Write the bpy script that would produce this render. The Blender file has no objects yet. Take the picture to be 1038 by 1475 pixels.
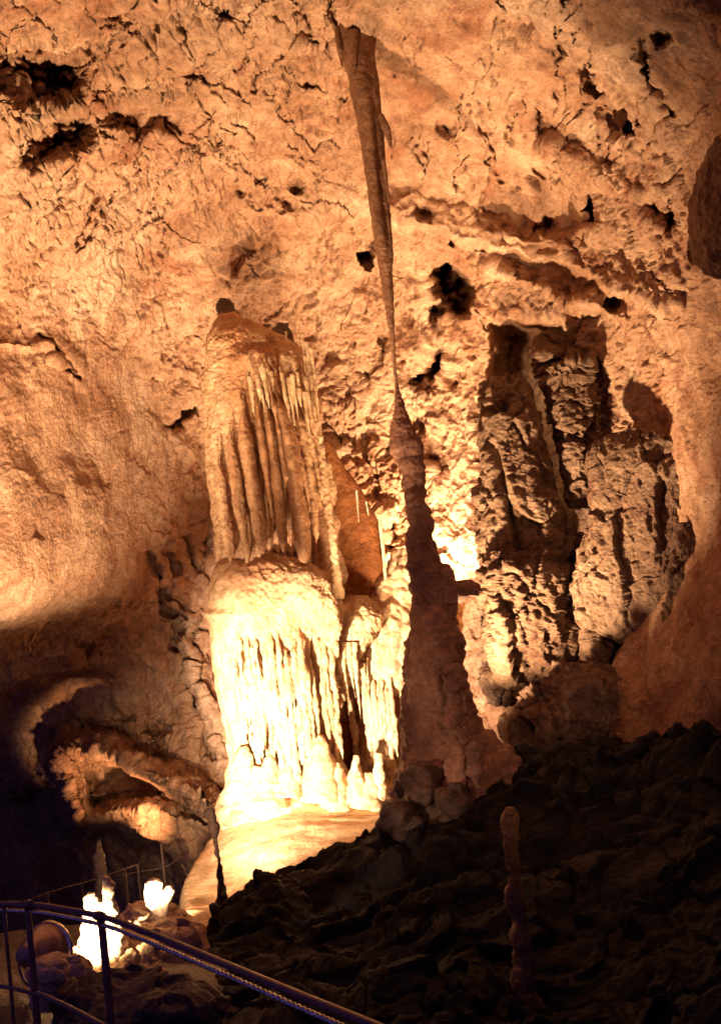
import bpy, math
import numpy as np
from mathutils import Matrix, Vector

Q = 1.0            # density of the rock sheets (1 = full detail)
rng = np.random.default_rng(7)

# ------------------------------------------------------------------ camera
IW, IH, F = 1038.0, 1475.0, 1581.0
PITCH, ROLL = math.radians(6.0), math.radians(7.0)
CAM = np.array([0.0, 0.0, 1.6])
FW = np.array([0, math.cos(PITCH), math.sin(PITCH)])
R0 = np.array([1.0, 0, 0]); U0 = np.array([0, -math.sin(PITCH), math.cos(PITCH)])
CX = math.cos(ROLL) * R0 - math.sin(ROLL) * U0
CY = math.sin(ROLL) * R0 + math.cos(ROLL) * U0


def at(px, py, d):
    """a point of the cave: seen towards (px, py) of the photograph, d metres away"""
    px = np.asarray(px, float); py = np.asarray(py, float); d = np.asarray(d, float)
    return (CAM + d[..., None] * ((px - IW / 2)[..., None] / F * CX - (py - IH / 2)[..., None] / F * CY + FW))


sc = bpy.context.scene
COL = sc.collection
cam_d = bpy.data.cameras.new("camera"); cam = bpy.data.objects.new("camera", cam_d); COL.objects.link(cam)
cam_d.sensor_fit = 'VERTICAL'; cam_d.sensor_height = 36.0
cam_d.lens = 36.0 * F / IH
cam_d.clip_end = 500; cam_d.clip_start = 0.05
m = Matrix((CX, CY, -FW)).transposed().to_4x4(); m.translation = Vector(CAM)
cam.matrix_world = m
sc.camera = cam


# ------------------------------------------------------------------ noise
def _hash(ix, iy, iz, seed):
    h = (ix.astype(np.uint32) * np.uint32(0x8da6b343)) ^ (iy.astype(np.uint32) * np.uint32(0xd8163841)) ^ (iz.astype(np.uint32) * np.uint32(0xcb1ab31f))
    h = h + np.uint32((seed * 0x9E3779B1) & 0xffffffff)
    h ^= h >> np.uint32(15); h *= np.uint32(0x2c1b3c6d); h ^= h >> np.uint32(12); h *= np.uint32(0x297a2d39); h ^= h >> np.uint32(15)
    return h


def perlin(p, seed=0):
    p = np.asarray(p, np.float32)
    i = np.floor(p).astype(np.int32); f = p - i
    u = f * f * f * (f * (f * 6 - 15) + 10)
    out = np.zeros(len(p), np.float32)
    for dx in (0, 1):
        wx = u[:, 0] if dx else 1 - u[:, 0]
        for dy in (0, 1):
            wy = wx * (u[:, 1] if dy else 1 - u[:, 1])
            for dz in (0, 1):
                w = wy * (u[:, 2] if dz else 1 - u[:, 2])
                h = _hash(i[:, 0] + dx, i[:, 1] + dy, i[:, 2] + dz, seed)
                gx = (h & np.uint32(1023)).astype(np.float32) / 511.5 - 1
                gy = ((h >> np.uint32(10)) & np.uint32(1023)).astype(np.float32) / 511.5 - 1
                gz = ((h >> np.uint32(20)) & np.uint32(1023)).astype(np.float32) / 511.5 - 1
                out += w * (gx * (f[:, 0] - dx) + gy * (f[:, 1] - dy) + gz * (f[:, 2] - dz))
    return out


def fbm(p, o=3, seed=0, gain=0.5):
    a, s = 1.0, np.zeros(len(p), np.float32)
    for k in range(o):
        s += a * perlin(p * 2.03 ** k, seed + k); a *= gain
    return s


def ridged(p, o=3, seed=0, gain=0.5):
    a, s = 1.0, np.zeros(len(p), np.float32)
    for k in range(o):
        s += a * (1 - 2.2 * np.abs(perlin(p * 2.03 ** k, seed + k))); a *= gain
    return s


def worley(p, seed=0):
    """distance to the nearest and second cell point, and a random value of the cell"""
    p = np.asarray(p, np.float32); i = np.floor(p).astype(np.int32)
    f1 = np.full(len(p), 9, np.float32); f2 = f1.copy(); cid = np.zeros(len(p), np.float32)
    for dx in (-1, 0, 1):
        for dy in (-1, 0, 1):
            for dz in (-1, 0, 1):
                c = i + np.array([dx, dy, dz], np.int32)
                h = _hash(c[:, 0], c[:, 1], c[:, 2], seed)
                q = (c[:, 0] + (h & np.uint32(1023)).astype(np.float32) / 1023 - p[:, 0]) ** 2
                q += (c[:, 1] + ((h >> np.uint32(10)) & np.uint32(1023)).astype(np.float32) / 1023 - p[:, 1]) ** 2
                q += (c[:, 2] + ((h >> np.uint32(20)) & np.uint32(1023)).astype(np.float32) / 1023 - p[:, 2]) ** 2
                near = q < f1
                f2 = np.where(near, f1, np.minimum(f2, q))
                cid = np.where(near, ((h >> np.uint32(7)) & np.uint32(255)).astype(np.float32) / 255, cid)
                f1 = np.where(near, q, f1)
    return np.sqrt(f1), np.sqrt(f2), cid


def facets(p, seed=0):
    """like worley, with a third value that tilts every cell into a plane of its own"""
    p = np.asarray(p, np.float32); i = np.floor(p).astype(np.int32)
    f1 = np.full(len(p), 9, np.float32); f2 = f1.copy(); tl = np.zeros(len(p), np.float32)
    for dx in (-1, 0, 1):
        for dy in (-1, 0, 1):
            for dz in (-1, 0, 1):
                c = i + np.array([dx, dy, dz], np.int32)
                h = _hash(c[:, 0], c[:, 1], c[:, 2], seed)
                ox = p[:, 0] - c[:, 0] - (h & np.uint32(1023)).astype(np.float32) / 1023
                oy = p[:, 1] - c[:, 1] - ((h >> np.uint32(10)) & np.uint32(1023)).astype(np.float32) / 1023
                oz = p[:, 2] - c[:, 2] - ((h >> np.uint32(20)) & np.uint32(1023)).astype(np.float32) / 1023
                q = ox * ox + oy * oy + oz * oz
                g = _hash(c[:, 0], c[:, 1], c[:, 2], seed + 77)
                t = ox * ((g & np.uint32(255)).astype(np.float32) / 127.5 - 1) + oy * (((g >> np.uint32(8)) & np.uint32(255)).astype(np.float32) / 127.5 - 1) + oz * (((g >> np.uint32(16)) & np.uint32(255)).astype(np.float32) / 127.5 - 1)
                t = t + ((g >> np.uint32(24)).astype(np.float32) / 255 - 0.5)
                near = q < f1
                f2 = np.where(near, f1, np.minimum(f2, q)); tl = np.where(near, t, tl); f1 = np.where(near, q, f1)
    return np.sqrt(f1), np.sqrt(f2), tl


def sstep(a, b, x):
    t = np.clip((x - a) / (b - a), 0, 1)
    return t * t * (3 - 2 * t)


# ------------------------------------------------------------------ materials
def rock_mat(name, cols, rough=0.75, scale=1.0, bump=0.03, fine=26.0, spec=0.3, streak=None):
    mt = bpy.data.materials.new(name); mt.use_nodes = True
    nt = mt.node_tree; N = nt.nodes; L = nt.links
    b = N["Principled BSDF"]
    b.inputs["Roughness"].default_value = rough
    b.inputs["Specular IOR Level"].default_value = spec
    geo = N.new("ShaderNodeNewGeometry")
    mp = N.new("ShaderNodeMapping"); L.new(geo.outputs["Position"], mp.inputs["Vector"])
    if streak: mp.inputs["Scale"].default_value = streak
    n1 = N.new("ShaderNodeTexNoise"); n1.inputs["Scale"].default_value = 0.7 * scale; n1.inputs["Detail"].default_value = 9; n1.inputs["Roughness"].default_value = 0.62
    n1.inputs["Distortion"].default_value = 0.6
    L.new(mp.outputs[0], n1.inputs["Vector"])
    r1 = N.new("ShaderNodeValToRGB")
    r1.color_ramp.elements[0].position = 0.32; r1.color_ramp.elements[0].color = (*cols[0], 1)
    r1.color_ramp.elements[1].position = 0.66; r1.color_ramp.elements[1].color = (*cols[2], 1)
    e = r1.color_ramp.elements.new(0.5); e.color = (*cols[1], 1)
    L.new(n1.outputs["Fac"], r1.inputs["Fac"])
    n2 = N.new("ShaderNodeTexNoise"); n2.inputs["Scale"].default_value = 7.0 * scale; n2.inputs["Detail"].default_value = 8; n2.inputs["Roughness"].default_value = 0.7
    L.new(geo.outputs["Position"], n2.inputs["Vector"])
    r2 = N.new("ShaderNodeValToRGB")
    r2.color_ramp.elements[0].position = 0.36; r2.color_ramp.elements[0].color = (0.55, 0.47, 0.42, 1)
    r2.color_ramp.elements[1].position = 0.6; r2.color_ramp.elements[1].color = (1.1, 1.08, 1.05, 1)
    L.new(n2.outputs["Fac"], r2.inputs["Fac"])
    n5 = N.new("ShaderNodeTexNoise"); n5.inputs["Scale"].default_value = 1.1 * scale; n5.inputs["Detail"].default_value = 7; n5.inputs["Roughness"].default_value = 0.68; n5.inputs["Distortion"].default_value = 1.2
    of = N.new("ShaderNodeVectorMath"); of.inputs[1].default_value = (31.7, 11.3, 5.1); L.new(mp.outputs[0], of.inputs[0]); L.new(of.outputs[0], n5.inputs["Vector"])
    r5 = N.new("ShaderNodeValToRGB"); r5.color_ramp.elements[0].position = 0.52; r5.color_ramp.elements[0].color = (0, 0, 0, 1); r5.color_ramp.elements[1].position = 0.68; r5.color_ramp.elements[1].color = (0.8, 0.8, 0.8, 1)
    L.new(n5.outputs["Fac"], r5.inputs["Fac"])
    mx5 = N.new("ShaderNodeMix"); mx5.data_type = 'RGBA'; L.new(r5.outputs[0], mx5.inputs["Factor"]); L.new(r1.outputs[0], mx5.inputs[6]); mx5.inputs[7].default_value = (cols[0][0] * 1.0, cols[0][1] * 0.8, cols[0][2] * 0.75, 1)
    n4 = N.new("ShaderNodeTexNoise"); n4.inputs["Scale"].default_value = 32.0; n4.inputs["Detail"].default_value = 5; n4.inputs["Roughness"].default_value = 0.75
    L.new(geo.outputs["Position"], n4.inputs["Vector"])
    r4 = N.new("ShaderNodeValToRGB")
    r4.color_ramp.elements[0].position = 0.36; r4.color_ramp.elements[0].color = (0.5, 0.42, 0.38, 1)
    r4.color_ramp.elements[1].position = 0.56; r4.color_ramp.elements[1].color = (1.06, 1.05, 1.04, 1)
    L.new(n4.outputs["Fac"], r4.inputs["Fac"])
    mx4 = N.new("ShaderNodeMix"); mx4.data_type = 'RGBA'; mx4.blend_type = 'MULTIPLY'; mx4.inputs["Factor"].default_value = 0.6
    mx = N.new("ShaderNodeMix"); mx.data_type = 'RGBA'; mx.blend_type = 'MULTIPLY'; mx.inputs["Factor"].default_value = 0.75
    L.new(mx5.outputs[2], mx.inputs[6]); L.new(r2.outputs[0], mx.inputs[7])
    L.new(mx.outputs[2], mx4.inputs[6]); L.new(r4.outputs[0], mx4.inputs[7]); L.new(mx4.outputs[2], b.inputs["Base Color"])
    n3 = N.new("ShaderNodeTexNoise"); n3.inputs["Scale"].default_value = fine; n3.inputs["Detail"].default_value = 6; n3.inputs["Roughness"].default_value = 0.65
    L.new(geo.outputs["Position"], n3.inputs["Vector"])
    bp = N.new("ShaderNodeBump"); bp.inputs["Strength"].default_value = 1.0; bp.inputs["Distance"].default_value = bump
    L.new(n3.outputs["Fac"], bp.inputs["Height"]); L.new(bp.outputs[0], b.inputs["Normal"])
    return mt


def plain_mat(name, col, rough, metal=0.0, emit=None):
    mt = bpy.data.materials.new(name); mt.use_nodes = True
    nt = mt.node_tree; N = nt.nodes; L = nt.links; b = N["Principled BSDF"]
    b.inputs["Metallic"].default_value = metal
    n = N.new("ShaderNodeTexNoise"); n.inputs["Scale"].default_value = 30; n.inputs["Detail"].default_value = 6
    tc = N.new("ShaderNodeNewGeometry"); L.new(tc.outputs["Position"], n.inputs["Vector"])
    r = N.new("ShaderNodeValToRGB")
    r.color_ramp.elements[0].position = 0.35; r.color_ramp.elements[0].color = (*[c * 0.6 for c in col], 1)
    r.color_ramp.elements[1].position = 0.6; r.color_ramp.elements[1].color = (*col, 1)
    L.new(n.outputs["Fac"], r.inputs["Fac"]); L.new(r.outputs[0], b.inputs["Base Color"])
    mr = N.new("ShaderNodeMapRange"); mr.inputs["To Min"].default_value = rough - 0.1; mr.inputs["To Max"].default_value = rough + 0.15
    L.new(n.outputs["Fac"], mr.inputs["Value"]); L.new(mr.outputs[0], b.inputs["Roughness"])
    if emit:
        b.inputs["Emission Color"].default_value = (*emit[0], 1); b.inputs["Emission Strength"].default_value = emit[1]
    return mt


M_TAN = rock_mat("tan_limestone", [(0.30, 0.155, 0.085), (0.47, 0.30, 0.19), (0.60, 0.44, 0.31)])
M_RED = rock_mat("red_clay_rock", [(0.26, 0.12, 0.075), (0.36, 0.19, 0.12), (0.44, 0.27, 0.17)])
M_GREY = rock_mat("grey_broken_limestone", [(0.12, 0.065, 0.042), (0.21, 0.135, 0.085), (0.29, 0.205, 0.14)], scale=1.6, bump=0.04)
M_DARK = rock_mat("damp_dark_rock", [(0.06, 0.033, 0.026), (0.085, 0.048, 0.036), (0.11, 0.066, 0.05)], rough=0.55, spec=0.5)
M_STAL = rock_mat("brown_knobbly_calcite", [(0.20, 0.095, 0.065), (0.30, 0.16, 0.11), (0.38, 0.22, 0.16)], rough=0.6)
M_LONE = rock_mat("buff_calcite", [(0.26, 0.13, 0.035), (0.36, 0.20, 0.06), (0.44, 0.27, 0.09)], rough=0.6)
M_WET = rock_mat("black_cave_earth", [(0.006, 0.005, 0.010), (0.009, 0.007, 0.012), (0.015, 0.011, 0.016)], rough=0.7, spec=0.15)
M_FLOW = rock_mat("pale_flowstone", [(0.52, 0.34, 0.18), (0.64, 0.48, 0.29), (0.72, 0.58, 0.38)], rough=0.6, bump=0.018, streak=(1, 1, 0.3))
M_DRAPE = rock_mat("ochre_drapery_calcite", [(0.46, 0.26, 0.135), (0.60, 0.39, 0.22), (0.68, 0.49, 0.30)], rough=0.62, bump=0.022, streak=(2, 2, 0.25))
M_RUST_GLOW = rock_mat("rust_and_glow_calcite", [(0.30, 0.11, 0.035), (0.40, 0.17, 0.06), (0.46, 0.23, 0.09)], rough=0.65, streak=(2, 2, 0.25))  # rust colour of the sheet; in the slits it stands in for bounced light
M_PALE = rock_mat("white_calcite", [(0.62, 0.50, 0.36), (0.74, 0.64, 0.48), (0.80, 0.72, 0.58)], rough=0.55, bump=0.006)
M_BROWN = rock_mat("brown_stalactite_calcite", [(0.17, 0.08, 0.04), (0.25, 0.13, 0.07), (0.33, 0.19, 0.11)], rough=0.6, streak=(2, 2, 0.2))
M_STEEL = plain_mat("worn_painted_steel", (0.20, 0.075, 0.045), 0.40, 0.15)
M_CABLE = plain_mat("wire_cable_steel", (0.75, 0.70, 0.62), 0.22, 1.0)
M_HOUS = plain_mat("lamp_housing_metal", (0.42, 0.27, 0.21), 0.34, 0.45)
M_GLASS = plain_mat("lamp_lens", (0.8, 0.6, 0.4), 0.3, 0.0, ((1.0, 0.72, 0.42), 6.0))


# ------------------------------------------------------------------ object helpers
def link(name, V, quads, mat, parent=None, base=None, smooth=True, tris=None):
    V = np.asarray(V, float)
    if base is None: base = np.zeros(3)
    me = bpy.data.meshes.new(name)
    nq = len(quads); ntri = 0 if tris is None else len(tris)
    me.vertices.add(len(V)); me.vertices.foreach_set("co", (V - base).astype(np.float32).ravel())
    idx = np.asarray(quads, np.int32).ravel(); starts = np.arange(nq, dtype=np.int32) * 4
    if ntri:
        idx = np.concatenate([idx, np.asarray(tris, np.int32).ravel()])
        starts = np.concatenate([starts, nq * 4 + np.arange(ntri, dtype=np.int32) * 3])
    me.loops.add(len(idx)); me.loops.foreach_set("vertex_index", idx)
    me.polygons.add(nq + ntri); me.polygons.foreach_set("loop_start", starts)
    me.polygons.foreach_set("use_smooth", np.full(nq + ntri, smooth))
    me.update(calc_edges=True); me.validate()
    me.materials.append(mat)
    o = bpy.data.objects.new(name, me); COL.objects.link(o)
    if parent is not None: o.parent = parent
    else: o.location = base
    return o


def tag(o, label=None, cat=None, group=None, kind=None):
    if label: o["label"] = label
    if cat: o["category"] = cat
    if group: o["group"] = group
    if kind: o["kind"] = kind
    return o


def thing(name, base, label, cat, group=None):
    o = bpy.data.objects.new(name, None); COL.objects.link(o); o.location = base; o.empty_display_size = 0.2
    return tag(o, label, cat, group)


def grid_quads(nr, nc, wrap=False):
    r = np.arange(nr - 1)[:, None]; c = np.arange(nc if wrap else nc - 1)[None, :]
    c2 = (c + 1) % nc
    return np.stack([r * nc + c, r * nc + c2, (r + 1) * nc + c2, (r + 1) * nc + c], -1).reshape(-1, 4)


def grid_normals(P):
    du = np.gradient(P, axis=1); dv = np.gradient(P, axis=0)
    n = np.cross(du, dv); n /= np.linalg.norm(n, axis=-1, keepdims=True) + 1e-9
    return n


def loft_points(rows, nr, ns, ex=2.0, rough=((3, 0.03),), seed=0, extra=None, slant=0.0):
    """closed lump of rock: rows are (py, x_left, x_right, distance, thickness ratio) down its length"""
    rows = np.array(rows, float)
    t0 = rows[:, 0]
    s = np.linspace(0, 1, nr)
    py = t0[0] + (t0[-1] - t0[0]) * s
    xl = np.interp(py, t0, rows[:, 1]); xr = np.interp(py, t0, rows[:, 2]); d = np.interp(py, t0, rows[:, 3]); tr = np.interp(py, t0, rows[:, 4])
    k = max(1, nr // 60)
    if k > 1:
        ker = np.ones(2 * k + 1) / (2 * k + 1)
        sm = lambda v: np.convolve(np.pad(v, k, mode='edge'), ker, 'valid')
        xl, xr, d, tr = sm(xl), sm(xr), sm(d), sm(tr)
    e = 2.0 / ex
    ad = np.linspace(0, 2 * np.pi, 4001)                      # spread the points evenly round the outline
    xd = np.sign(np.cos(ad)) * np.abs(np.cos(ad)) ** e; yd = np.sign(np.sin(ad)) * np.abs(np.sin(ad)) ** e * tr.mean() + slant * xd
    ln = np.concatenate([[0], np.cumsum(np.hypot(np.diff(xd), np.diff(yd)))])
    a = np.interp(np.linspace(0, ln[-1], ns, endpoint=False), ln, ad)
    ca, sa = np.cos(a), np.sin(a)
    ca2 = np.sign(ca) * np.abs(ca) ** e; sa2 = np.sign(sa) * np.abs(sa) ** e
    hw = (xr - xl) / 2 * d / F
    C = at((xl + xr) / 2, py, d)
    P = C[:, None, :] + (hw[:, None] * ca2[None, :])[..., None] * CX + (hw[:, None] * (tr[:, None] * sa2[None, :] + slant * ca2[None, :]))[..., None] * np.array([0, 1.0, 0])
    nrm = np.cross(np.gradient(P, axis=0), np.roll(P, -1, 1) - np.roll(P, 1, 1))
    nrm /= np.linalg.norm(nrm, axis=-1, keepdims=True) + 1e-9
    rad = P - C[:, None, :]
    flip = np.sign((nrm * rad).sum(-1)); flip[flip == 0] = 1
    nrm *= flip[..., None]
    p = P.reshape(-1, 3)
    disp = np.zeros(len(p), np.float32)
    for j, (fr, am) in enumerate(rough):
        disp += am * fbm(p * fr, 3, seed + 11 * j)
    if extra is not None:
        A = np.broadcast_to(a, P.shape[:2]).reshape(-1); T = np.broadcast_to(py[:, None], P.shape[:2]).reshape(-1)
        PXs = ((xl + xr) / 2)[:, None] + ((xr - xl) / 2)[:, None] * ca2[None, :]
        disp += extra(A, T, p, PXs.reshape(-1))
    lim = np.repeat(np.minimum(hw, hw * tr) * 0.9, ns)
    disp = np.maximum(disp, -lim)
    p = p + disp[:, None] * nrm.reshape(-1, 3)
    q = grid_quads(nr, ns, True)
    n = len(p)
    p = np.vstack([p, p[:ns].mean(0), p[-ns:].mean(0)])
    i = np.arange(ns); j = (i + 1) % ns
    tr1 = np.stack([j, i, np.full(ns, n)], 1); tr2 = np.stack([(nr - 1) * ns + i, (nr - 1) * ns + j, np.full(ns, n + 1)], 1)
    return p, q, np.vstack([tr1, tr2])


def loft(name, rows, nr, ns, mat, parent=None, base=None, **kw):
    p, q, t = loft_points(rows, nr, ns, **kw)
    if base is None and parent is None:
        base = p[-1]
    if parent is not None: base = np.array(parent.location)
    return link(name, p, q, mat, parent, base, tris=t)


def tube_points(pts, r, ns=12, rfun=None):
    pts = np.array(pts, float)
    T = np.gradient(pts, axis=0); T /= np.linalg.norm(T, axis=1, keepdims=True)
    up = np.array([0, 0, 1.0]); 
    A = np.cross(T, up); bad = np.linalg.norm(A, axis=1) < 0.1
    A[bad] = np.cross(T[bad], np.array([0, 1.0, 0])); A /= np.linalg.norm(A, axis=1, keepdims=True)
    B = np.cross(A, T)
    a = np.linspace(0, 2 * np.pi, ns, endpoint=False)
    rr = np.full(len(pts), r) if rfun is None else rfun
    P = pts[:, None] + rr[:, None, None] * (np.cos(a)[None, :, None] * A[:, None] + np.sin(a)[None, :, None] * B[:, None])
    n = len(pts) * ns
    V = np.vstack([P.reshape(-1, 3), pts[0], pts[-1]])
    i = np.arange(ns); j = (i + 1) % ns
    t = np.vstack([np.stack([j, i, np.full(ns, n)], 1), np.stack([(len(pts) - 1) * ns + i, (len(pts) - 1) * ns + j, np.full(ns, n + 1)], 1)])
    return V, grid_quads(len(pts), ns, True), t


def tube(name, pts, r, mat, parent=None, base=None, ns=12, rfun=None):
    V, q, t = tube_points(pts, r, ns, rfun)
    if parent is not None: base = np.array(parent.location)
    elif base is None: base = V[-1]
    return link(name, V, q, mat, parent, base, tris=t)


def curve(keys, n):
    """smooth polyline through keys (Catmull-Rom)"""
    k = np.array(keys, float); k = np.vstack([2 * k[0] - k[1], k, 2 * k[-1] - k[-2]])
    out = []
    m_ = len(k) - 3
    for u in np.linspace(0, m_ - 1e-6, n):
        i = int(u); t = u - i
        p0, p1, p2, p3 = k[i:i + 4]
        out.append(0.5 * ((2 * p1) + (-p0 + p2) * t + (2 * p0 - 5 * p1 + 4 * p2 - p3) * t * t + (-p0 + 3 * p1 - 3 * p2 + p3) * t ** 3))
    return np.array(out)


# ------------------------------------------------------------------ distance fields for the relief of the walls
def pdist(x, y, pts):
    pts = np.array(pts, float); best = np.full(x.shape, 1e9, np.float32); side = np.zeros(x.shape, np.float32)
    for (ax, ay), (bx, by) in zip(pts[:-1], pts[1:]):
        vx, vy = bx - ax, by - ay; L2 = vx * vx + vy * vy
        t = np.clip(((x - ax) * vx + (y - ay) * vy) / L2, 0, 1)
        ex, ey = x - ax - t * vx, y - ay - t * vy
        d = np.hypot(ex, ey); nb = d < best
        side = np.where(nb, np.sign(vx * ey - vy * ex), side); best = np.where(nb, d, best)
    return best, side


def inside(x, y, poly):
    """signed distance to a polygon (negative inside)"""
    poly = list(poly); d, _ = pdist(x, y, poly + [poly[0]])
    ins = np.zeros(x.shape, bool)
    for (ax, ay), (bx, by) in zip(poly, poly[1:] + [poly[0]]):
        c = ((ay > y) != (by > y)) & (x < (bx - ax) * (y - ay) / (by - ay + 1e-12) + ax)
        ins ^= c
    return np.where(ins, -d, d)


# ------------------------------------------------------------------ walls and ceiling of the cave
CTRL = [  # px, py, distance
    (-350, -450, 4.5), (100, -450, 5.2), (519, -450, 5.8), (950, -450, 5.2), (1400, -450, 4.2),
    (-350, -150, 5.8), (0, -150, 7.0), (300, -150, 7.8), (519, -150, 8.2), (800, -150, 7.6), (1038, -150, 6.3), (1400, -150, 4.6),
    (-350, 50, 7.0), (0, 30, 8.6), (250, 30, 9.6), (500, 40, 10.4), (760, 40, 9.6), (950, 40, 8.4), (1080, 40, 7.4), (1400, 50, 4.8),
    (-350, 250, 8.3), (0, 220, 10.2), (250, 220, 11.8), (519, 220, 12.6), (760, 220, 11.8), (930, 220, 10.2), (1060, 250, 8.4), (1400, 250, 5.0),
    (-350, 450, 9.0), (0, 420, 11.6), (250, 420, 13.8), (519, 420, 14.6), (740, 420, 13.4), (900, 420, 11.6), (1060, 420, 9.2), (1400, 450, 5.2),
    (-350, 620, 8.6), (0, 600, 11.6), (200, 600, 13.8), (400, 600, 15.4), (620, 600, 14.8), (760, 600, 13.9), (900, 600, 12.4), (1040, 600, 9.6), (1400, 650, 5.2),
    (-350, 780, 8.3), (0, 780, 11.3), (140, 780, 12.9), (280, 780, 14.8), (450, 780, 15.6), (620, 760, 14.6), (740, 780, 13.7), (900, 780, 12.2), (1050, 780, 9.4), (1400, 850, 5.2),
    (-350, 880, 9.2), (0, 870, 11.6), (140, 880, 13.4), (280, 880, 14.8), (450, 1000, 15.2), (620, 920, 14.2), (760, 920, 13.4), (900, 920, 11.4), (1050, 930, 8.8),
    (-350, 1030, 13.0), (0, 1000, 14.6), (120, 1000, 15.2), (250, 1000, 14.6), (620, 1080, 13.4), (780, 1080, 12.2), (920, 1060, 10.4), (1080, 1080, 8.9), (1400, 1100, 6.6),
    (1800, 0, 3.4), (1800, 600, 3.4), (1800, 1200, 4.2), (-700, 0, 4.6), (-700, 700, 5.0), (-700, 1300, 12.0), (500, -750, 4.0), (-700, -700, 3.2), (1800, -700, 3.0),
    (-350, 1250, 17.0), (0, 1200, 17.0), (120, 1130, 15.6), (250, 1130, 14.2), (330, 1130, 14.0), (450, 1250, 14.4), (700, 1300, 12.0), (1050, 1300, 9.5), (1400, 1400, 7.0),
    (-350, 1500, 18.0), (0, 1450, 17.5), (250, 1450, 15.0), (600, 1500, 12.0), (1000, 1500, 9.5),
]


def tps_fit(c):
    c = np.array(c, float); xy = c[:, :2] / 300.0; n = len(c)
    r = np.linalg.norm(xy[:, None] - xy[None], axis=-1)
    K = np.where(r > 0, r * r * np.log(r + 1e-12), 0) + 0.002 * np.eye(n)
    Pm = np.hstack([np.ones((n, 1)), xy])
    A = np.block([[K, Pm], [Pm.T, np.zeros((3, 3))]])
    w = np.linalg.solve(A, np.concatenate([c[:, 2], np.zeros(3)]))
    return xy, w


def tps_eval(model, px, py):
    xy, w = model; x = px.ravel() / 300.0; y = py.ravel() / 300.0
    out = w[-3] + w[-2] * x + w[-1] * y
    for i in range(len(xy)):
        r2 = (x - xy[i, 0]) ** 2 + (y - xy[i, 1]) ** 2
        out = out + w[i] * 0.5 * r2 * np.log(r2 + 1e-12)
    return out.reshape(px.shape)


# holes: x, y, rx, ry, rotation(deg), depth
PITS = [(56, 108, 58, 38, 10, 1.5), (76, 203, 56, 26, -25, 1.0), (205, 172, 46, 18, 8, 0.7), (190, 188, 10, 30, -20, 0.35), (652, 412, 22, 34, -25, 1.6), (640, 390, 10, 16, 0, 0.6),
        (630, 453, 11, 12, 0, 0.6), (664, 448, 12, 10, 0, 0.7), (628, 525, 15, 30, 12, 1.2), (604, 545, 8, 16, 20, 0.5), (857, 300, 13, 28, -8, 0.7), (785, 327, 12, 14, 0, 0.4), (531, 362, 9, 18, -10, 0.6),
        (640, 182, 14, 12, -20, 0.4), (606, 610, 9, 16, 0, 0.35), (632, 668, 12, 30, -10, 0.35), (560, 640, 6, 10, 0, 0.4), (562, 778, 10, 22, -4, 1.0), (224, 548, 9, 5, 20, 0.4),
        (262, 600, 18, 10, -35, 0.5), (243, 612, 8, 5, -20, 0.35), (302, 790, 10, 20, 0, 0.6), (293, 910, 16, 6, 0, 0.5), (380, 265, 8, 5, 20, 0.3), (408, 290, 10, 6, 30, 0.3), (430, 270, 6, 5, 0, 0.25),
        (885, 432, 14, 10, -40, 0.5), (965, 310, 9, 26, 15, 0.5), (1007, 362, 14, 18, 10, 0.5), (945, 300, 14, 10, 0, 0.35), (900, 175, 16, 8, 30, 0.35), (955, 50, 18, 14, -20, 0.4),
        (505, 555, 10, 14, -20, 0.35), (530, 545, 10, 14, -10, 0.35), (545, 498, 6, 10, 0, 0.25), (615, 305, 12, 14, -20, 0.3), (655, 345, 6, 5, 0, 0.25), (345, 275, 6, 4, 0, 0.2),
        (480, 60, 26, 10, 15, 0.35), (420, 35, 36, 8, 20, 0.35), (330, 20, 14, 12, 30, 0.25), (445, 120, 12, 8, 0, 0.25), (110, 215, 6, 60, 8, 0.18),
        (100, 1105, 8, 22, 0, 0.25), (230, 1050, 24, 10, -20, 0.3), (120, 930, 18, 10, 30, 0.3), (232, 1075, 10, 22, -20, 0.3), (180, 1035, 20, 8, 0, 0.2)]
CRACKS = [([(810, 0), (812, 40), (806, 100)], 3, 0.25), ([(795, 40), (812, 55)], 2, 0.2), ([(845, 90), (848, 140)], 4, 0.3), ([(776, 150), (778, 205)], 3, 0.25), ([(925, 60), (930, 100), (950, 135), (965, 165)], 3.5, 0.3),
          ([(967, 162), (940, 175), (932, 205), (920, 225)], 3, 0.3), ([(926, 145), (915, 190), (905, 225)], 2.5, 0.25), ([(890, 165), (915, 190)], 3, 0.25), ([(955, 265), (975, 250)], 4, 0.25),
          ([(160, 20), (215, 75), (300, 120), (360, 145)], 2.5, 0.12), ([(175, 60), (178, 150)], 2.5, 0.12), ([(60, 60), (150, 150), (260, 190)], 2, 0.10), ([(150, 185), (205, 250)], 2.5, 0.15), ([(225, 180), (300, 230)], 2.5, 0.15), ([(140, 270), (120, 330), (105, 350)], 3, 0.15),
          ([(60, 520), (90, 535), (110, 545)], 3, 0.2), ([(50, 480), (100, 530)], 4, 0.15), ([(220, 800), (225, 840), (240, 880), (262, 890)], 4, 0.35), ([(240, 800), (250, 830)], 4, 0.25), ([(270, 780), (285, 820)], 4, 0.25), ([(235, 850), (275, 880)], 3, 0.2),
          ([(255, 900), (262, 960), (285, 1030), (305, 1080)], 5, 0.3), ([(275, 910), (300, 1000)], 4, 0.25), ([(1012, 330), (1022, 380)], 3, 0.2), ([(700, 180), (716, 260)], 2.5, 0.15)]
crk = np.random.default_rng(11)
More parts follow.
